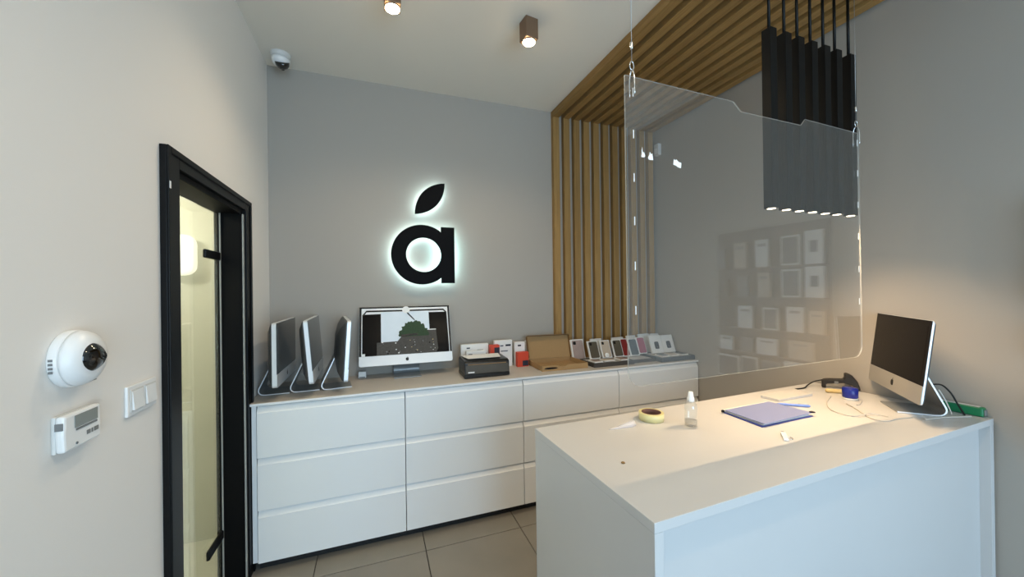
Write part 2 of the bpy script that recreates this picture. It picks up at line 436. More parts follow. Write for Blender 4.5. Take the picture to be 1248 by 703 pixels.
letter = lt.build('letter', 'sign_black', sg)
lp = [(-.05, .310), (.175, .554)]
def leaf(scale=1.):
    a, b = Vector(lp[0]), Vector(lp[1]); c = (a+b)/2; d = (b-a); n_ = Vector((-d.y, d.x)).normalized(); pts = []
    N = 16
    for s, hw in ((1, .070), (-1, .070)):
        for k in range(N):
            t = k/N
            if s < 0: t = 1-t
            pts.append(c + ((a+d*t-c) + n_*s*hw*(1-(2*t-1)**2)**.92)*scale)
    return [(p.x, p.y) for p in pts]
lf = MB().prism(leaf(), YF0, YF1, 'y').build('leaf', 'sign_black', sg)
# light strips on the backs
bl = ring(.216, .142, YF1+.0005, YF1+.003); bl.box(.157, .236, YF1+.0005, YF1+.003, -.207, .205)
bl.build('light_strip', 'sign_led', letter)
MB().prism(leaf(.9), YF1+.0005, YF1+.003, 'y').build('light_strip', 'sign_led', lf)
for x, z in ((-.18, 0), (.195, .15), (.195, -.15), (0, -.18), (0, .18)):
    MB().lathe([(.006, 0), (.006, .043)], 8, xf=Matrix.Translation((x, -.0005, z)) @ Matrix.Rotation(R(90), 4, 'X')).build('stand_off', 'wire', letter)

# ================================================================== all-in-one computers
def logo(b, cx, cz, s, y0, y1):
    body = []
    for k in range(28):
        a = 2*math.pi*k/28; r = .5*(1-.10*math.exp(-((a-math.pi/2)/.35)**2)-.07*math.exp(-((a-3*math.pi/2)/.3)**2))
        if abs(a) < .45 or abs(a-2*math.pi) < .45: r *= .80
        body.append((cx+s*r*.92*math.cos(a), cz+s*(r*math.sin(a)-.06)))
    b.prism(body, y0, y1, 'y')
    b.prism([(cx, cz+s*.44), (cx+s*.02, cz+s*.58), (cx+s*.17, cz+s*.68), (cx+s*.15, cz+s*.53)], y0, y1, 'y')
def computer(label, pos, a, w_, h_, chin, zb, tilt, foot_w, foot_f, foot_b, screen='screen_dark', edge=.012, bulge=.045, group=None, special=False, leg_z=.2):
    c = empty('all_in_one_computer', pos, a); tag(c, label, 'computer', group)
    # stand: bent plate, foot to leg
    th = .006; zt = leg_z; yb = foot_b; ya = foot_b-.075
    prof = [(-foot_f, .0015), (yb-.03, .0015)]
    for k in range(6):
        an = R(-90+k*22); prof.append((yb-.03+.03*math.cos(an), .0315+.03*math.sin(an)))
    prof += [(ya, zt)]
    inner = []
    P = [Vector((p[0], p[1])) for p in prof]
    for i, p in enumerate(P):
        d = (P[min(i+1, len(P)-1)]-P[max(i-1, 0)]).normalized(); inner.append((p.x-d.y*th, p.y+d.x*th))
    st = MB(); st.slot('stand_metal'); st.slot('aluminium_bright'); st.prism(prof+inner[::-1], -foot_w/2, foot_w/2, 'x'); st.bm.normal_update()
    for f in st.bm.faces: f.material_index = 1 if abs(f.normal.x) > .8 else 0  # bright side edges, darker plate: reflections put into the metal colours
    st.build('stand', None, c)
    # body hinged above the foot
    T = Matrix.Translation((0, 0, zb)) @ Matrix.Rotation(-tilt, 4, 'X')
    bz = h_/2; outer = rrect(w_, h_, .014, 5, 0, bz)
    def ringp(s, y, sz=None):
        sz = s if sz is None else sz
        return [T @ Vector((x*s, y, bz+(z-bz)*sz)) for x, z in outer]
    b = MB(); b.loft([ringp(1, 0), ringp(1, edge)], smooth=False)
    body = b.build('body', 'aluminium_bright', c)
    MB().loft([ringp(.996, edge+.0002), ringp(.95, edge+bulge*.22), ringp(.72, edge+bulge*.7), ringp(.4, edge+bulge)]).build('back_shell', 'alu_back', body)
    cb = MB(); top = [(x, z) for x, z in rrect(w_-.001, chin*2, .013, 5, 0, chin)if z <= chin]
    cb.prism([(-w_/2+.0005, chin)]+sorted([p for p in top if p[0] < 0], key=lambda p: -p[1])+sorted([p for p in top if p[0] >= 0], key=lambda p: p[1])+[(w_/2-.0005, chin)], -.0025, -.0002, 'y')
    for v in cb.bm.verts: v.co = T @ v.co
    cb.build('chin', 'chin_grey' if edge < .01 else 'aluminium_bright', c)
    lb = MB(); logo(lb, 0, chin*.52, chin*.36, -.0034, -.0027)
    for v in lb.bm.verts: v.co = T @ v.co
    lb.build('logo', 'logo_black', c)
    sz0, sz1 = chin+.0005, h_-.001
    sb = MB(); sb.box(-w_/2+.0015, w_/2-.0015, -.0025, -.0002, sz0, sz1, .0)
    for v in sb.bm.verts: v.co = T @ v.co
    sc = sb.build('screen', 'bezel' if special else screen, c)
    def flat(name, pts, lay, m, par=sc):
        q = MB(); q.prism([(x, z) for x, z in pts], -.0025-.0006*(lay+1), -.0025-.0006*lay-.0001, 'y')
        for v in q.bm.verts: v.co = T @ v.co
        return q.build(name, m, par)
    if not special:
        # glass front slightly smaller than the case, black border round the display
        flat('display', [(-w_/2+.022, sz0+.02), (w_/2-.022, sz0+.02), (w_/2-.022, sz1-.024), (-w_/2+.022, sz1-.024)], 0, screen)
    else:
        def S(u, v): return ((u-.5)*(w_-.003), sz0+(sz1-sz0)*v)
        def F(name, uv, lay, m): flat(name, [S(*p) for p in uv], lay, m)
        F('white_border', [(.022, 0), (.978, 0), (.978, .97), (.022, .97)], 0, 'aluminium_bright')
        F('black_band', [(.030, .83), (.072, .93), (.5, .925), (.93, .93), (.965, .86), (.965, .83), (.925, .895), (.075, .895), (.04, .81)], 1, 'bezel')
        F('dark_panel', [(.03, .0), (.225, .0), (.225, .85), (.03, .845)], 1, 'screen_dark')
        F('sky_panel', [(.225, .0), (.76, .0), (.76, .885), (.225, .885)], 1, 'sky_print')
        F('dark_panel', [(.76, .0), (.972, .0), (.965, .86), (.755, .86)], 1, 'screen_dark')
        F('rock_panel', [(.18, .0), (.82, .0), (.845, .08), (.83, .47), (.74, .48), (.62, .36), (.44, .36), (.40, .27), (.18, .26)], 2, 'rock_print')
        rnd = random.Random(3); dome = []
        for k in range(31):
            t = k/30; an = math.pi*(1-t); rr = 1+rnd.uniform(-.09, .09)
            dome.append((.575+.165*math.cos(an)*rr, .36+.36*math.sin(an)*rr*(.75+.25*t)))
        F('tree', [(.40, .36)]+dome+[(.745, .36)], 3, 'leaf_green')
        F('dark_strip', [(.44, .36), (.62, .38), (.62, .42), (.44, .40)], 4, 'bezel')
        F('twig', [(.50, .87), (.515, .88), (.60, .70), (.585, .70)], 4, 'bezel')
        F('bright_spot', [(.745, .475), (.83, .475), (.83, .495), (.745, .495)], 4, 'paper_white')
        for q in range(34):
            u, v = rnd.uniform(.2, .81), rnd.uniform(.02, .30 if q % 2 else .24); d = rnd.uniform(.004, .011)
            F('fleck', [(u-d, v), (u, v-d*1.4), (u+d, v), (u, v+d*1.4)], 4, rnd.choice(['paper_white', 'beige_plastic', 'screen_dark', 'plastic_grey']))
        cp = [(.5+.042*math.cos(2*math.pi*k/20), .925+.075*math.sin(2*math.pi*k/20)) for k in range(20)]
        F('camera_tab', cp, 4, 'plastic_white')
        F('corner_clip', [(.03, .0), (.06, .0), (.06, .05), (.03, .05)], 4, 'plastic_white')
    return c
G = 'computers on the drawer cabinets'
computer('silver computer seen edge-on, nearest the black door frame', (-.530, 2.708, ZC), R(90), .528, .366, .075, .078, R(0), .18, .03, .135, 'screen_grey', .022, .05, G)
computer('silver computer seen edge-on, middle of three, tilted back', (-.350, 2.712, ZC), R(91), .528, .372, .075, .082, R(4.4), .17, .012, .15, 'screen_grey', .022, .05, G)
computer('silver computer seen edge-on, tipped forward, right of the other two', (-.196, 2.708, ZC), R(97), .528, .366, .075, .075, R(-3.9), .165, .036, .14, 'screen_grey', .02, .05, G)
computer('silver computer facing the room, showing a tree over grey rock', (.211, 2.787, ZC), R(-1.0), .65, .43, .07, .094, .33, .187, .03, .15, 'screen_dark', .02, .03, G, True, .14)
desk_pc = computer('silver computer with a blank dark screen on the white counter', (2.352, 1.082, DZ), R(-136.2), .528, .363, .082, .083, R(6.6), .18, .012, .155, 'screen_dark', .006, .045, leg_z=.21)

# ================================================================== things on the cabinets
p = empty('printer', (.737, 2.547, ZC), R(-1)); tag(p, 'low black compact printer with smoked front beside the propped-up computer', 'printer')
MB().box(-.165, .165, 0, .215, .004, .03, .004).build('base', 'printer_black', p)
MB().prism([(.0, .03), (.002, .105), (.012, .114), (.21, .118), (.215, .03)], -.163, .163, 'x', bev=.003).build('body', 'printer_black', p)
MB().prism([(-.004, .034), (-.002, .092), (.004, .092), (.004, .034)], -.155, .155, 'x').build('front_cover', 'printer_smoke', p)
MB().box(-.140, -.095, -.006, -.0045, .040, .049).build('badge', 'paper_white', p)
MB().box(-.14, .14, -.0015, .004, .094, .100).build('slot', 'cardboard_edge', p)
MB().prism([(.012, .1145), (.02, .12), (.2, .127), (.21, .1185)], -.158, .158, 'x').build('lid', 'printer_black', p)
tag(MB().prism([(-.125, 2.60), (.115, 2.60), (.145, 2.752), (-.145, 2.752)], ZC+.1295, ZC+.131, 'z').build('paper_sheet', 'paper_white', loc=(.737, 0, 0)), 'white paper sheet lying on the lid of the black printer', 'paper')
def carton(label, x0, x1, y0, y1, z0, z1, m='paper_white', prints=(), rz=0., group='white cartons behind the printer', name='carton', lean=0.):
    c = empty(name, ((x0+x1)/2, (y0+y1)/2, z0), rz); tag(c, label, 'box', group); c.rotation_euler = (-lean, 0, rz)
    w_, d_, h_ = x1-x0, y1-y0, z1-z0
    MB().box(-w_/2, w_/2, -d_/2, d_/2, 0, h_, .0015).build('box_body', m, c)
    for (u0, u1, v0, v1, pm) in prints:
        MB().box(-w_/2+u0*w_, -w_/2+u1*w_, -d_/2-.0006, -d_/2-.0001, v0*h_, v1*h_).build('print', pm, c)
    return c
carton('long white carton standing directly behind the black printer', .618, .838, 2.865, 2.905, ZC, 1.142, prints=[(.2, .32, .83, .88, 'dark_print'), (.58, .8, .7, .77, 'print_grey'), (.86, .92, .55, .63, 'dark_print')])
carton('lower white carton leaning in front of the long one behind the printer', .645, .80, 2.80, 2.835, ZC, 1.10, prints=[(.1, .3, .8, .86, 'print_grey')])
carton('tall white carton between the two red boxes', .886, 1.036, 2.855, 2.89, ZC, 1.16, prints=[(.62, .92, .77, .84, 'dark_print'), (.32, .5, .77, .82, 'print_grey'), (.35, .75, .57, .61, 'print_grey')])
carton('narrow white carton just left of the open cardboard box', 1.056, 1.145, 2.85, 2.885, ZC, 1.138, prints=[(.3, .62, .82, .89, 'dark_print')])
carton('thin white carton edge squeezed beside the open cardboard box', 1.178, 1.210, 2.915, 2.95, ZC, 1.135)
carton('red box perched behind the printer paper', .836, .912, 2.80, 2.85, ZC, 1.134, 'red_orange', [(.42, .98, .62, .9, 'dark_print'), (.4, .95, .4, .58, 'paper_white')], group='small red boxes', name='ink_box')
carton('orange red box standing in front of the narrow white carton', 1.056, 1.150, 2.785, 2.83, ZC, 1.066, 'red_orange', [(.45, .97, .06, .42, 'dark_print'), (.12, .4, .1, .9, 'red_orange')], group='small red boxes', name='ink_box')

cbx = empty('cardboard_box', (1.355, 2.545, ZC), R(-1.5)); tag(cbx, 'open brown cardboard box with its lid standing up', 'cardboard box')
W2, D2, HB = .192, .295, .042
MB().box(-W2, W2, 0, D2, .001, .005).build('base', 'cardboard', cbx)
fr = MB().prism([(-W2, .005), (W2, .005), (W2, HB), (.02, HB), (.005, HB-.012), (-.05, HB-.012), (-.065, HB), (-W2, HB)], 0, .005, 'y').build('front_wall', 'cardboard', cbx)
MB().prism([(-W2+.016+.055*(1+math.cos(2*math.pi*k/16)), .022+.0075*math.sin(2*math.pi*k/16)) for k in range(16)], -.0008, -.0001, 'y').build('hand_slot', 'bezel', fr)
for s in (-1, 1): MB().box(s*W2-.0025, s*W2+.0025, .005, D2-.005, .005, HB).build('side_wall', 'cardboard', cbx)
MB().box(-W2, W2, D2-.005, D2, .005, HB).build('back_wall', 'cardboard', cbx)
ld = Matrix.Translation((0, D2, HB)) @ Matrix.Rotation(R(-14), 4, 'X')
lid = MB().box(-W2, W2, .0, .005, .001, .185, xf=ld).build('lid', 'cardboard', cbx)
MB().box(-W2+.004, W2-.004, -.035, .005, .187, .191, xf=ld).build('lid_flap', 'cardboard_edge', lid)
for s in (-1, 1): MB().box(s*W2-.002, s*W2+.002, -.03, 0, .012, .183, xf=ld).build('lid_flap', 'cardboard_edge', lid)
tag(MB().box(-.012, .012, -.006, .006, 0, .012, .002).build('clip', 'plastic_offwhite', loc=(1.42, 2.57, ZC+.0055)), 'tiny pale clip in the open cardboard box', 'clip')

def tray(label, x0, x1, y0, y1, h_, m, rz=0):
    t = empty('display_tray', ((x0+x1)/2, y0, ZC), rz); tag(t, label, 'tray', 'display trays on the right-hand cabinets'); w_ = (x1-x0)/2; d_ = y1-y0
    MB().box(-w_, w_, 0, d_, .001, .008).build('tray_floor', m, t)
    for b in ((-w_, w_, 0, .008), (-w_, w_, d_-.008, d_), (-w_, -w_+.008, .008, d_-.008), (w_-.008, w_, .008, d_-.008)):
        MB().box(*b, .008, h_, .001).build('tray_wall', m, t)
    MB().box(-w_+.008, w_-.008, .008, d_-.008, .0085, h_-.006).build('tray_insert', 'box_clear', t)
    return t
tray('dark brown display tray holding phone cases beside the cardboard box', 1.592, 1.968, 2.520, 2.742, .033, 'tray_dark')
tray('dark display tray set back between the other two trays', 1.975, 2.205, 2.545, 2.745, .028, 'tray_dark')
tray('slate grey display tray at the right wall end of the worktop', 2.212, 2.562, 2.480, 2.745, .038, 'tray_slate')
mat('case_pink', (160, 140, 132), .3, noise=.25, nscale=14); mat('case_olive', (82, 74, 60), .35, noise=.2, nscale=20); mat('case_beige', (182, 166, 148), .35)
mat('case_red', (122, 34, 30), .35); mat('case_slate', (70, 80, 84), .4); mat('case_rose', (150, 74, 92), .4); mat('pod', (58, 60, 66), .4); mat('box_white', (216, 214, 210), .4)
mat('case_lens', (40, 38, 36), .2)
CG = 'boxed phone cases in the display trays'
def case_box(label, x0, x1, y, z0, h_, m, pod=False, lean=22, group=CG, lens=True):
    c = empty('phone_case_box', ((x0+x1)/2, y, z0+.018*math.sin(R(lean)))); tag(c, label, 'phone case', group); c.rotation_euler = (-R(lean), 0, 0)
    w_ = x1-x0
    MB().box(-w_/2, w_/2, 0, .018, 0, h_, .002).build('box_body', 'box_white', c)
    if m:
        if pod:
            MB().prism(rrect(w_*.34, h_*.40, .010, 4, 0, h_*.44), -.004, -.0002, 'y').build('case', m, c)
            MB().prism(rrect(w_*.1, h_*.03, .002, 3, 0, h_*.34), -.0048, -.0041, 'y').build('clasp', 'metal_chrome', c)
        else:
            k = MB().prism(rrect(w_*.82, h_*.90, .011, 4, 0, h_*.5), -.004, -.0002, 'y').build('case', m, c)
            if lens: MB().prism(rrect(w_*.22, h_*.15, .006, 4, -w_*.24, h_*.82), -.0062, -.0041, 'y').build('camera_opening', 'case_lens', k)
    return c
ZT = ZC+.029
case_box('boxed marbled pinkish phone case next to the cardboard box', 1.552, 1.675, 2.778, ZC+.006, .180, 'case_pink', lean=16)
case_box('boxed dark olive phone case, second box from the cardboard box', 1.655, 1.752, 2.672, ZT, .152, 'case_olive')
case_box('boxed beige phone case behind the white round puck', 1.774, 1.868, 2.672, ZT, .152, 'case_beige')
case_box('boxed dark olive phone case just left of the red one', 1.892, 1.985, 2.672, ZT, .150, 'case_olive')
case_box('boxed dark red phone case', 1.990, 2.064, 2.69, ZC+.023, .158, 'case_red', lens=False)
case_box('boxed slate grey phone case between the red and pink ones', 2.070, 2.162, 2.69, ZC+.023, .152, 'case_slate', lens=False)
case_box('boxed pink phone case', 2.166, 2.252, 2.70, ZC+.033, .150, 'case_rose', lens=False)
case_box('white box with a small dark case, left one of two', 2.282, 2.410, 2.67, ZC+.033, .160, 'pod', True, lean=20)
case_box('white box with a small dark case, right one of two', 2.414, 2.540, 2.67, ZC+.033, .158, 'pod', True, lean=20)
BG = 'white boxes in the back row'
for lab, x0, x1, y, h_ in (('white box in the back row behind the beige phone case', 1.76, 1.87, 2.80, .172), ('white box in the back row behind the olive and red cases', 1.98, 2.10, 2.80, .172),
                   ('white box in the back row behind the pink phone case', 2.14, 2.235, 2.80, .18), ('white box in the back row behind the left small dark case', 2.27, 2.39, 2.80, .188),
                   ('white box in the back row behind the right small dark case', 2.40, 2.50, 2.80, .185)):
    case_box(lab, x0, x1, y, ZC+.006, h_, None, lean=15, group=BG)
def flat_case(label, x, y, z, rz, m, s=(.075, .10)):
    c = empty('flat_case_box', (x, y, z), rz); tag(c, label, 'phone case', 'cases lying flat in the display trays')
    MB().box(-s[0]/2, s[0]/2, -s[1]/2, s[1]/2, 0.0005, .010, .002).build('box_body', 'box_white', c)
    MB().prism(rrect(s[0]*.8, s[1]*.86, .008, 4), .0102, .0118, 'z').build('case', m, c)
for lab, x, y, z, m in (('pinkish case lying flat in the left part of the brown tray', 1.655, 2.60, ZT, 'case_pink'), ('beige case lying flat in the brown tray below the puck', 1.765, 2.60, ZT, 'case_beige'),
                 ('brown case lying flat in the brown tray, right end', 1.90, 2.60, ZT, 'case_pink'), ('grey case lying flat in the slate tray, left end', 2.30, 2.575, ZC+.033, 'case_slate'),
                 ('pale case lying flat in the middle of the slate tray', 2.40, 2.575, ZC+.033, 'case_beige'), ('grey case lying flat in the slate tray by the wall', 2.50, 2.575, ZC+.033, 'case_slate')):
    flat_case(lab, x, y, z, R(90) if 'brown tray' in lab and 'puck' in lab else 0, m)
pk = empty('charging_puck', (1.80, 2.635, ZT+.013)); tag(pk, 'small white round puck leaning on the beige phone case', 'charger')
MB().lathe([(.017, 0), (.019, .002), (.019, .006), (.017, .008)], 24, xf=Matrix.Translation((0, .022, .02)) @ Matrix.Rotation(R(70), 4, 'X')).build('disc', 'plastic_white', pk)
MB().lathe([(.012, .0081), (.012, .0088)], 24, xf=Matrix.Translation((0, .022, .02)) @ Matrix.Rotation(R(70), 4, 'X')).build('pad', 'paper_white', pk)

ad = empty('power_adapter', (-.095, 2.895, ZC)); tag(ad, 'small white power adapter half hidden behind the propped-up computer', 'adapter')
MB().box(-.026, .026, -.02, .02, .001, .045, .004).build('body', 'plastic_white', ad); MB().box(-.020, .020, -.0215, -.0205, .004, .010).build('foot_strip', 'plastic_grey', ad)
tag(MB().tube([(-.475, 2.84, ZC+.075), (-.452, 2.815, ZC+.064), (-.435, 2.81, ZC+.045), (-.425, 2.83, ZC+.02), (-.43, 2.85, ZC+.0035)], .003, 8).build('grey_cable', 'cable_white'), 'pale cable hanging between the two leftmost computers', 'cable')

# ================================================================== acrylic shield
GTH = DTH; GX, GY = .757, 1.0
sh = empty('acrylic_shield', (GX, GY, 0), GTH); tag(sh, 'clear acrylic sheet hung on cords above the white counter', 'screen')
outl = [(0, 2.252), (.490, 2.252), (.530, 2.221), (.878, 2.222), (.905, 2.251), (1.276, 2.246)]
GB, GR_, GW = 1.250, .052, 1.284
rgt = []
for k in range(7):
    a = R(90*k/6); rgt.append((GW-GR_+GR_*math.cos(a), GB+GR_-GR_*math.sin(a)))
lft = []
for k in range(7):
    a = R(90*k/6); lft.append((GR_-GR_*math.sin(a), GB+GR_-GR_*math.cos(a)))
poly = outl + rgt + lft
sm = MB(); sm.slot('acrylic'); sm.slot('acrylic_edge'); sm.prism(poly, -.0025, .0025, 'y')
sm.bm.normal_update()
for f in sm.bm.faces: f.material_index = 0 if abs(f.normal.y) > .9 else 1
sheet = sm.build('sheet', None, sh)
for x in (.03, 1.262):
    hk = MB().tube([(x, -.012, 2.19), (x, -.011, 2.25), (x, 0, 2.275), (x, .011, 2.25), (x, .012, 2.19)], .0022, 8).build('hook', 'metal_chrome', sh)
    MB().tube([(x+.008*math.cos(t*math.pi/6), 0, 2.287+.014*math.sin(t*math.pi/6)) for t in range(12)], .0018, 8, closed=True, smooth=0).build('link', 'metal_chrome', hk)
    MB().lathe([(.004, 0), (.005, .004), (.005, .02), (.004, .024)], 10, xf=Matrix.Translation((x, 0, 2.34))).build('swivel', 'metal_chrome', hk)
    MB().tube([(x, 0, 2.302), (x, 0, H-.003)], .0012, 6, smooth=0).build('wire', 'wire', sh)
    for z in (2.20, 2.065, 1.925, 1.785, 1.64, 1.497):
        MB().box(x-.0014, x+.0014, -.0052, -.0028, z-.014, z+.014, .0005).build('cord_stitch', 'cord_white', sh)
def patch(x, z, s, pts):  # white shapes on the sheet, standing in for bright reflections
    MB().prism([(x+a*s, z+b*s) for a, b in pts], -.0032, -.0027, 'y').build('reflection_patch', 'cord_white', sh)
patch(.060, 2.000, .011, [(0, 0), (.25, .1), (.3, 1.6), (.5, 2.6), (.6, 1.2), (1.2, .9), (1.6, 0), (1.2, -.4), (.3, -.5)])
patch(.088, 1.996, .011, [(0, 0), (.6, .9), (.8, 1.9), (1.1, 1.2), (1.7, 1.4), (2.0, -.5), (1.0, -.6), (.3, -.5)])
patch(.196, 1.985, .011, [(0, 0), (.3, 1.8), (.8, 1.3), (1.2, 1.8), (2.2, 1.1), (3.3, .9), (3.1, -.8), (1.6, -.5), (1.2, -.2)])

# ================================================================== pendant lamps
ordn = ['leftmost of the seven', 'second from the left of the seven', 'third from the left of the seven', 'middle one of the seven', 'third from the right of the seven', 'second from the right of the seven', 'rightmost of the seven']
def make_pendant():
    p = empty('pendant_lamp')
    MB().box(-.02, .02, -.02, .02, 0, .77, .0015).build('tube_body', 'pendant_black', p)
    MB().lathe([(.006, .7705), (.006, H-.058-1.905)], 12).build('rod', 'pendant_black', p)
    MB().lathe([(.0155, -.0012), (.0155, -.0002)], 24).build('lens', 'pendant_lens', p)
    light('pendant_light', 'SPOT', (0, 0, -.006), 9.3, (1, .69, .39), p, .016, 138, .75)
    return p
pp = make_pendant()
for i, (x, dy) in enumerate(((1.605, 0), (1.700, .0), (1.786, 0), (1.876, .0), (1.967, 0), (2.053, .0), (2.158, 0))):
    q = pp if i == 0 else copy_tree(pp)
    q.location = (x, 1.13+.001*i, 1.903); tag(q, 'black square-section pendant lamp over the counter, ' + ordn[i], 'pendant lamp', 'pendant lamps over the counter')

# ================================================================== ceiling lamps, cameras and wall devices
def spot(label, x, y, rz):
    s = empty('ceiling_spot', (x, y, H), rz); tag(s, label, 'ceiling lamp', 'ceiling spots')
    b = MB(); b.box(-.04, .04, -.04, .04, -.118, -.0005, .003); b.build('housing', 'spot_body', s)
    MB().lathe([(.036, -.123), (.038, -.1185)], 28).build('bezel_ring', 'spot_body', s)
    MB().lathe([(.030, -.130), (.0345, -.1275), (.0355, -.1235)], 28).build('lens', 'spot_lens', s)
    light('spot_light', 'SPOT', (0, 0, -.137), 29, (1, .81, .58), s, .03, 143, .75)
    light('lamp_glow', 'POINT', (0, 0, -.155), .5, (1, .76, .46), s, .03)
spot('brown square ceiling spot, lit, right above the grey wall', .853, 2.0, R(8)); spot('lit ceiling spot cut off by the top edge of the picture', .097, 1.985, R(0))
spot('lit ceiling spot above the viewer, over the left wall side', .097, .15, 0); spot('lit ceiling spot above the viewer, nearer the counter', .853, .15, 0)

cc = empty('ceiling_camera', (-.565, 2.81, H)); tag(cc, 'white dome security camera on the ceiling in the corner', 'security camera')
MB().lathe([(.055, -.03), (.060, -.004), (.060, -.0005)], 32).build('base', 'plastic_offwhite', cc)
MB().lathe([(.026, -.078), (.044, -.066), (.053, -.048), (.055, -.0305)], 32).build('housing', 'plastic_white', cc)
xf = Matrix.Translation((.012, -.024, -.056)) @ Matrix.Rotation(R(36), 4, 'X') @ Matrix.Scale(1.15, 4)
MB().lathe([(.008, -.043), (.024, -.036), (.034, -.022), (.037, -.004)], 28, xf=xf).build('dome', 'dome_black', cc)
MB().lathe([(.006, -.0465), (.009, -.0435)], 16, xf=xf).build('lens', 'lens_black', cc)

def XF(x, y, z): return Matrix.Translation((x, y, z)) @ Matrix.Rotation(R(90), 4, 'Y')     # local z -> +x (out of left wall)
dc = empty('wall_camera', (XL, 1.186, 1.420)); tag(dc, 'white round dome camera on the left wall above the thermostat', 'security camera')
MB().lathe([(.065, .0005), (.067, .003), (.067, .016), (.065, .019)], 48, xf=XF(0, 0, 0)).build('base', 'plastic_white', dc)
MB().lathe([(.065, .0195), (.0645, .026), (.059, .038), (.050, .046), (.036, .051)], 48, xf=XF(0, 0, 0)).build('cover', 'plastic_white', dc)
xb = Matrix.Translation((.028, -.008, .002)) @ Matrix.Rotation(R(90), 4, 'Y') @ Matrix.Rotation(R(16), 4, 'X')
eye = MB().lathe([(.036, .0), (.036, .012), (.033, .023), (.025, .032), (.013, .0375), (.002, .039)], 36, xf=xb).build('dome', 'dome_black', dc)
MB().lathe([(.012, .024), (.012, .0345), (.009, .036)], 24, xf=xb @ Matrix.Translation((0, .012, 0))).build('lens', 'lens_black', eye)
for k in range(4): MB().box(.006, .013, -.0685, -.0665, -.024+k*.009, -.019+k*.009).build('vent', 'plastic_grey', dc)
MB().box(.040, .0405, -.003, .02, -.0565, -.0545).build('print', 'plastic_grey', dc)

th = empty('thermostat', (XL, 1.188, 1.255)); tag(th, 'white wall thermostat with grey display below the dome camera', 'thermostat')
MB().box(.0005, .009, -.056, .056, -.042, .042, .003).build('back_plate', 'plastic_offwhite', th)
MB().prism([(-.058, -.040), (.058, -.040), (.060, .0), (.058, .042), (-.058, .042), (-.061, 0)], .0095, .026, 'x', bev=.005).build('cover', 'plastic_white', th)
MB().box(.0265, .0275, -.030, .045, .008, .036).build('display', 'lcd', th)
MB().box(.0265, .0275, -.026, .043, .001, .0055).build('legend', 'plastic_grey', th)
for y0, y1 in ((.008, .02), (.024, .029), (.033, .048)): MB().box(.0265, .0272, y0, y1, -.020, -.010).build('print', 'plastic_grey', th)
MB().lathe([(.003, 0), (.0028, .0015)], 12, xf=XF(.0265, -.024, -.028)).build('button', 'plastic_grey', th)
MB().box(.011, .024, -.0625, -.060, .012, .028).build('side_window', 'plastic_grey', th)

sw = empty('light_switch', (XL, 1.467, 1.258)); tag(sw, 'white double light switch beside the black door frame', 'light switch')
MB().box(.0005, .009, -.076, .076, -.044, .044, .003).build('frame_plate', 'switch_white', sw)
for c_ in (-.033, .036):
    MB().box(.0092, .011, c_-.031, c_+.031, -.032, .032, .001).build('module_frame', 'plastic_offwhite', sw)
    MB().prism([(.0112, -.027), (.017, -.027), (.0125, .027), (.0112, .027)], c_-.026, c_+.026, 'y').build('rocker', 'switch_white', sw)
ms = empty('motion_sensor', (XR-.004, 2.885, 2.885)); tag(ms, 'small white motion sensor on the right wall beside the slats', 'sensor')
MB().box(-.035, 0.0035, -.028, .028, -.055, .055, .005).build('body', 'plastic_offwhite', ms)
MB().prism(rrect(.036, .05, .008, 4, 0, -.015), -.0395, -.0355, 'x').build('lens', 'plastic_white', ms)

# ================================================================== things on the counter
tp = empty('tape_roll', (1.168, 1.382, DZ)); tag(tp, 'roll of clear yellowish packing tape on the white counter', 'tape')
b = MB()
def tubering(b, ro, ri, h_, n=48):
    A = []
    for k in range(n):
        a = 2*math.pi*k/n; A.append([b.bm.verts.new((r*math.cos(a), r*math.sin(a), z)) for r, z in ((ro, .001), (ro, h_), (ri, h_), (ri, .001))])
    for k in range(n):
        p_, q_ = A[k], A[(k+1) % n]
        for j in range(4): f = b.bm.faces.new((p_[j], q_[j], q_[(j+1) % 4], p_[(j+1) % 4])); f.smooth = j in (0, 2)
    bmesh.ops.recalc_face_normals(b.bm, faces=b.bm.faces); return b
tubering(b, .054, .0425, .035).build('tape', 'tape_yellow', tp); tubering(MB(), .0422, .039, .036).build('core', 'tape_core', tp)

sb = empty('spray_bottle', (1.262, 1.247, DZ)); tag(sb, 'small clear spray bottle with a white cap on the counter', 'bottle')
MB().lathe([(.023, .0008), (.026, .004), (.026, .088), (.0245, .098), (.017, .107), (.013, .110), (.012, .110), (.016, .105), (.023, .096), (.0245, .087), (.0245, .006), (.022, .004)], 32, caps=False).build('bottle', 'bottle_plastic', sb)
MB().lathe([(.022, .0065), (.0242, .009), (.0242, .03)], 32).build('liquid', 'liquid', sb)
MB().lathe([(.0145, .1105), (.0145, .124), (.012, .130), (.009, .150), (.0075, .151)], 24).build('cap', 'plastic_white', sb)

fl_ = [(-.070, -.004), (-.02, -.012), (.045, -.018), (.068, -.012), (.072, .004), (.055, .018), (.01, .014), (-.03, .004)]
fm = MB(); fm.loft([[Vector((x, y, .0008)) for x, y in fl_], [Vector((x*.97, y*.9, .004+.006*max(0, x+.02)/.07)) for x, y in fl_], [Vector((x*.8+.008, y*.45, .006+.012*max(0, x+.02)/.07)) for x, y in fl_]])
fo = fm.build('plastic_scrap', 'film', loc=(.985, 1.352, DZ), rot=(0, 0, R(2)))
tag(fo, 'crumpled scrap of clear plastic film left of the tape roll', 'plastic film')

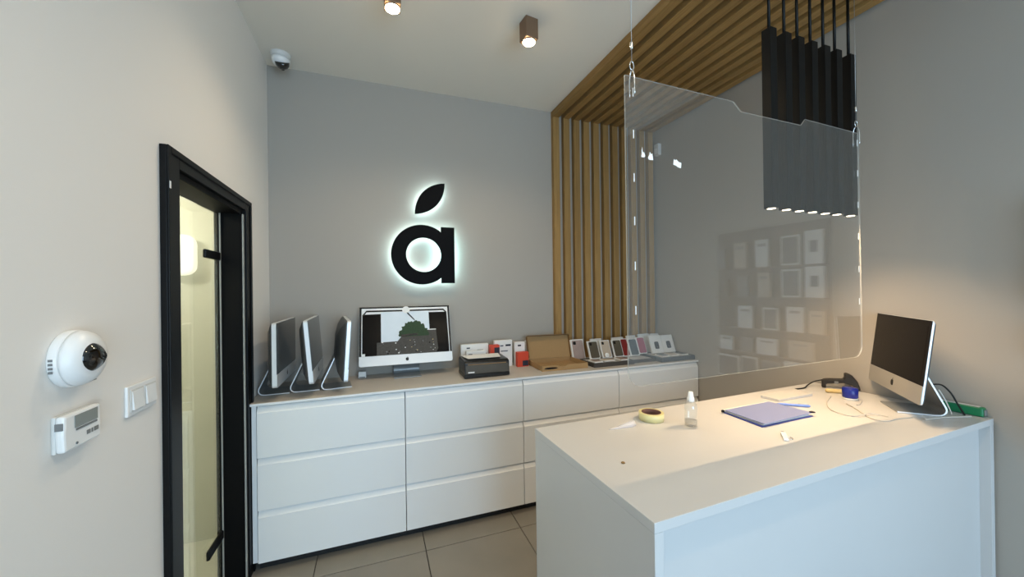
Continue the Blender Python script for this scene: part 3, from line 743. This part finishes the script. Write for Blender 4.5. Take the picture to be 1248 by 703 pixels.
fd = empty('document_folder', (1.70, 1.24, DZ), R(2)); tag(fd, 'blue document folder filled with papers lying on the counter', 'folder')
MB().prism([(-.175, -.105), (.165, -.108), (.178, .1), (-.155, .104)], .001, .004, 'z').build('back_cover', 'folder_blue', fd)
for k in range(4):
    MB().prism([(-.160+.004*k, -.098), (.158-.003*k, -.100+.002*k), (.165-.003*k, .095+.002*k), (-.148, .098+.002*k)], .0045+k*.0022, .0062+k*.0022, 'z').build('paper', 'paper_white', fd)
MB().prism([(-.165, -.112), (.17, -.102), (.160, .088), (-.155, .085)], .0142, .0165, 'z').build('front_cover', 'folder_cover', fd)
MB().box(-.172, -.160, .082, .092, .005, .017, .002).build('clip', 'bezel', fd); MB().box(.158, .176, -.112, -.094, .0168, .022, .002).build('clip', 'dark_print', fd)

tag(MB().prism([(1.932, 1.432), (1.945, 1.345), (2.215, 1.350), (2.235, 1.462), (2.08, 1.462)], DZ+.0008, DZ+.013, 'z').build('paper_stack', 'paper_cream'), 'stack of white paper behind the blue folder', 'paper')
pn = empty('pen', (1.94, 1.272, DZ), R(-40)); tag(pn, 'slim pale blue pen lying beside the blue folder', 'pen')
XR90 = Matrix.Rotation(R(90), 4, 'Y')
MB().lathe([(.002, -.07), (.006, -.055), (.0062, .05), (.0045, .07)], 12, xf=Matrix.Translation((0, 0, .0072)) @ XR90).build('barrel', 'pen_blue', pn)
MB().box(.02, .066, -.0015, .0015, .0136, .0155).build('clip', 'metal_chrome', pn)

ky = empty('usb_key', (1.517, 1.03, DZ), R(42)); tag(ky, 'tiny white and grey key fob in front of the blue folder', 'key')
MB().box(-.050, .028, -.009, .009, .001, .010, .002).build('body', 'plastic_white', ky)
MB().box(.0285, .045, -.005, .005, .002, .007).build('plug', 'plastic_grey', ky); MB().tube([(-.02+.012*math.cos(t*math.pi/6), -.016+.009*math.sin(t*math.pi/6), .0035) for t in range(12)], .0015, 6, closed=True, smooth=0).build('ring', 'metal_chrome', ky)
tag(MB().lathe([(.0055, .0002), (.007, .002), (.0055, .0045), (.002, .005)], 14).build('screw_cap', 'cardboard_edge', loc=(.787, 1.074, DZ)), 'tiny brown screw cap alone near the counter corner', 'cap')

# barcode scanner, outline drawn along its length (u) and height (v)
bsn = empty('barcode_scanner', (2.462, 1.452, DZ), math.atan2(-.126, .092)); tag(bsn, 'black handheld barcode scanner resting at the back of the counter', 'scanner')
sp = [(232, 258), (275, 258), (275, 222), (440, 215), (500, 228), (560, 262), (590, 290), (600, 275), (575, 205), (530, 150), (480, 125), (450, 127), (455, 160), (440, 180), (330, 178), (262, 178), (235, 190)]
spp = [((x-232)*.00046, max(.001, (258+(x-232)*.088-y)*.00061)) for x, y in sp]
MB().prism(spp, -.02, .02, 'y', bev=.005).build('body', 'scanner_black', bsn)
MB().box(.150, .155, -.018, .018, .006, .05, .002).build('scan_window', 'dome_black', bsn)
MB().box(.055, .075, -.021, .021, .030, .046, .003).build('trigger', 'plastic_grey', bsn)
tag(MB().tube([(2.474, 1.455, DZ+.04), (2.44, 1.478, DZ+.028), (2.39, 1.482, DZ+.012), (2.33, 1.465, DZ+.0045), (2.25, 1.47, DZ+.0045)], .0035, 8).build('scanner_cord', 'cable_black'), 'black cord running from the barcode scanner', 'cable')

pt = empty('blue_pot', (2.322, 1.236, DZ)); tag(pt, 'small dark blue pot with a pale base in front of the scanner', 'pot')
MB().lathe([(.029, .0008), (.031, .003), (.031, .012)], 28).build('base', 'plastic_offwhite', pt); MB().lathe([(.031, .0122), (.033, .016), (.033, .058), (.029, .063), (.01, .064)], 28).build('cap', 'pot_blue', pt)
bp = empty('beige_tube', (2.392, 1.336, DZ), R(-43)); tag(bp, 'beige plastic tube lying between scanner and blue pot', 'tube')
MB().lathe([(.006, -.05), (.011, -.044), (.011, .03), (.008, .034)], 16, xf=Matrix.Translation((0, 0, .0115)) @ XR90).build('barrel', 'beige_plastic', bp)
MB().lathe([(.007, .0345), (.007, .046)], 16, xf=Matrix.Translation((0, 0, .0115)) @ XR90).build('tip', 'paper_white', bp)

z = DZ+.0032
tag(MB().tube([(2.214, 1.195, z), (2.174, 1.139, z), (2.111, 1.074, z), (2.07, 1.023, z), (2.075, .985, z), (2.112, .977, z), (2.165, .98, z), (2.25, .965, z)], .0028, 8).build('white_cable', 'cable_white'), 'white cable curving across the counter in front of the computer', 'cable')
z = DZ+.0092
tag(MB().tube([(2.286, 1.305, DZ+.003), (2.16, 1.25, DZ+.003), (2.056, 1.179, DZ+.003), (2.023, 1.126, DZ+.003), (2.026, 1.078, DZ+.003), (2.069, 1.053, z), (2.12, 1.055, z), (2.154, 1.033, DZ+.005), (2.16, 1.006, DZ+.004)], .0025, 8).build('looped_cable', 'cable_white'), 'thin white cable looped in front of the blue pot', 'cable')
tag(MB().tube([(2.236, 1.163, DZ+.0035), (2.262, 1.165, DZ+.004), (2.30, 1.180, DZ+.004), (2.335, 1.195, DZ+.004)], .0032, 8).build('cable_end', 'cable_white'), 'short white cable end beside the blue pot', 'cable')
gs = empty('green_case', (2.545, .925, DZ), R(93)); tag(gs, 'long green plastic case against the wall behind the computer', 'case')
MB().box(-.075, .075, -.02, .02, .001, .042, .008, seg=3).build('body', 'green_plastic', gs); MB().box(-.078, -.0755, -.014, .014, .008, .034, .001).build('end_cap', 'plastic_grey', gs)
MB().box(-.06, .06, -.012, .012, .0422, .0435).build('label_strip', 'plastic_offwhite', gs)
tag(MB().tube([(2.482, .992, 1.092), (2.497, .965, 1.094), (2.503, .938, 1.062), (2.502, .918, 1.02), (2.494, .900, DZ+.02), (2.488, .890, DZ+.0045)], .0035, 8).build('black_cable', 'cable_black'), 'black cable arching down behind the counter computer', 'cable')
tag(MB().tube([(2.470, .966, 1.075), (2.474, .950, 1.04), (2.468, .932, 1.0), (2.458, .920, DZ+.0035)], .003, 8).build('power_cable', 'cable_white'), 'white cable dropping down behind the counter computer', 'cable')
tag(MB().tube([(2.262, .928, DZ+.0032), (2.36, .915, DZ+.0032), (2.46, .885, DZ+.0032), (2.50, .875, DZ+.0032)], .0028, 8).build('flat_cable', 'cable_white'), 'white cable lying behind the foot of the counter computer', 'cable')

# ================================================================== product display on the right wall (seen mirrored in the acrylic)
PY0, PY1, PZ0, PZ1 = -.06, .665, .86, 1.97
pb = empty('product_display', (XR, (PY0+PY1)/2, PZ0)); tag(pb, 'dark display board with shelves, mirrored in the acrylic sheet', 'display')
hy = (PY1-PY0)/2
MB().box(-.022, -.001, -hy, hy, 0, PZ1-PZ0, .002).build('board', 'display_board', pb)
rows = (1.700, 1.495, 1.275, 1.105, .905)
for z in rows: MB().box(-.066, -.0222, -hy, hy, z-PZ0-.008, z-PZ0, .001).build('shelf', 'shelf_lip', pb)
prods = [(0, [(.0, .07, .15, 'plastic_grey'), (.139, .232, .18, 'case_beige'), (.294, .383, .185, 'plastic_offwhite'), (.463, .574, .19, 'frame'), (.60, .70, .205, 'square')]),
         (1, [(.02, .09, .13, 'case_olive'), (.16, .24, .15, 'plastic_grey'), (.31, .39, .165, 'case_beige'), (.463, .575, .18, 'frame'), (.60, .705, .19, 'square')]),
         (2, [(.165, .27, .155, 'plastic_offwhite'), (.34, .44, .15, 'frame'), (.49, .59, .16, 'box_white'), (.62, .70, .14, 'case_beige')]),
         (3, [(.02, .12, .10, 'plastic_offwhite'), (.18, .27, .10, 'plastic_grey'), (.295, .432, .112, 'box_white'), (.50, .64, .115, 'case_beige')]),
         (4, [(.0, .165, .16, 'frame'), (.185, .30, .17, 'frame'), (.33, .44, .16, 'framedark'), (.47, .70, .18, 'box_white')])]
rown = ['top', 'second', 'middle', 'fourth', 'bottom']
coln = ['first', 'second', 'third', 'fourth', 'fifth']
for r_, items in prods:
    for k, (y0, y1, h_, m) in enumerate(items):
        y0, y1 = y0-.045, y1-.045
        o = empty('boxed_accessory', (XR-.05, (y0+y1)/2, rows[r_])); tag(o, 'boxed accessory on the %s shelf of the display board, %s from its far end' % (rown[r_], coln[k]), 'box', 'boxed accessories on the display board')
        w_ = y1-y0
        base = {'frame': 'box_white', 'framedark': 'plastic_grey', 'square': 'box_white'}.get(m, m)
        MB().box(-.010, .010, -w_/2, w_/2, .0005, h_, .002).build('box_body', base, o)
        if m in ('frame', 'framedark'): MB().box(-.0115, -.0102, -w_/2+.010, w_/2-.010, .012, h_-.012).build('print', 'case_slate', o)
        elif m == 'square': MB().box(-.0115, -.0102, -w_*.2, w_*.2, h_*.35, h_*.7).build('print', 'case_slate', o)
        else: MB().box(-.0115, -.0102, -w_*.3, w_*.3, h_*.75, h_*.85).build('print', 'plastic_grey', o)
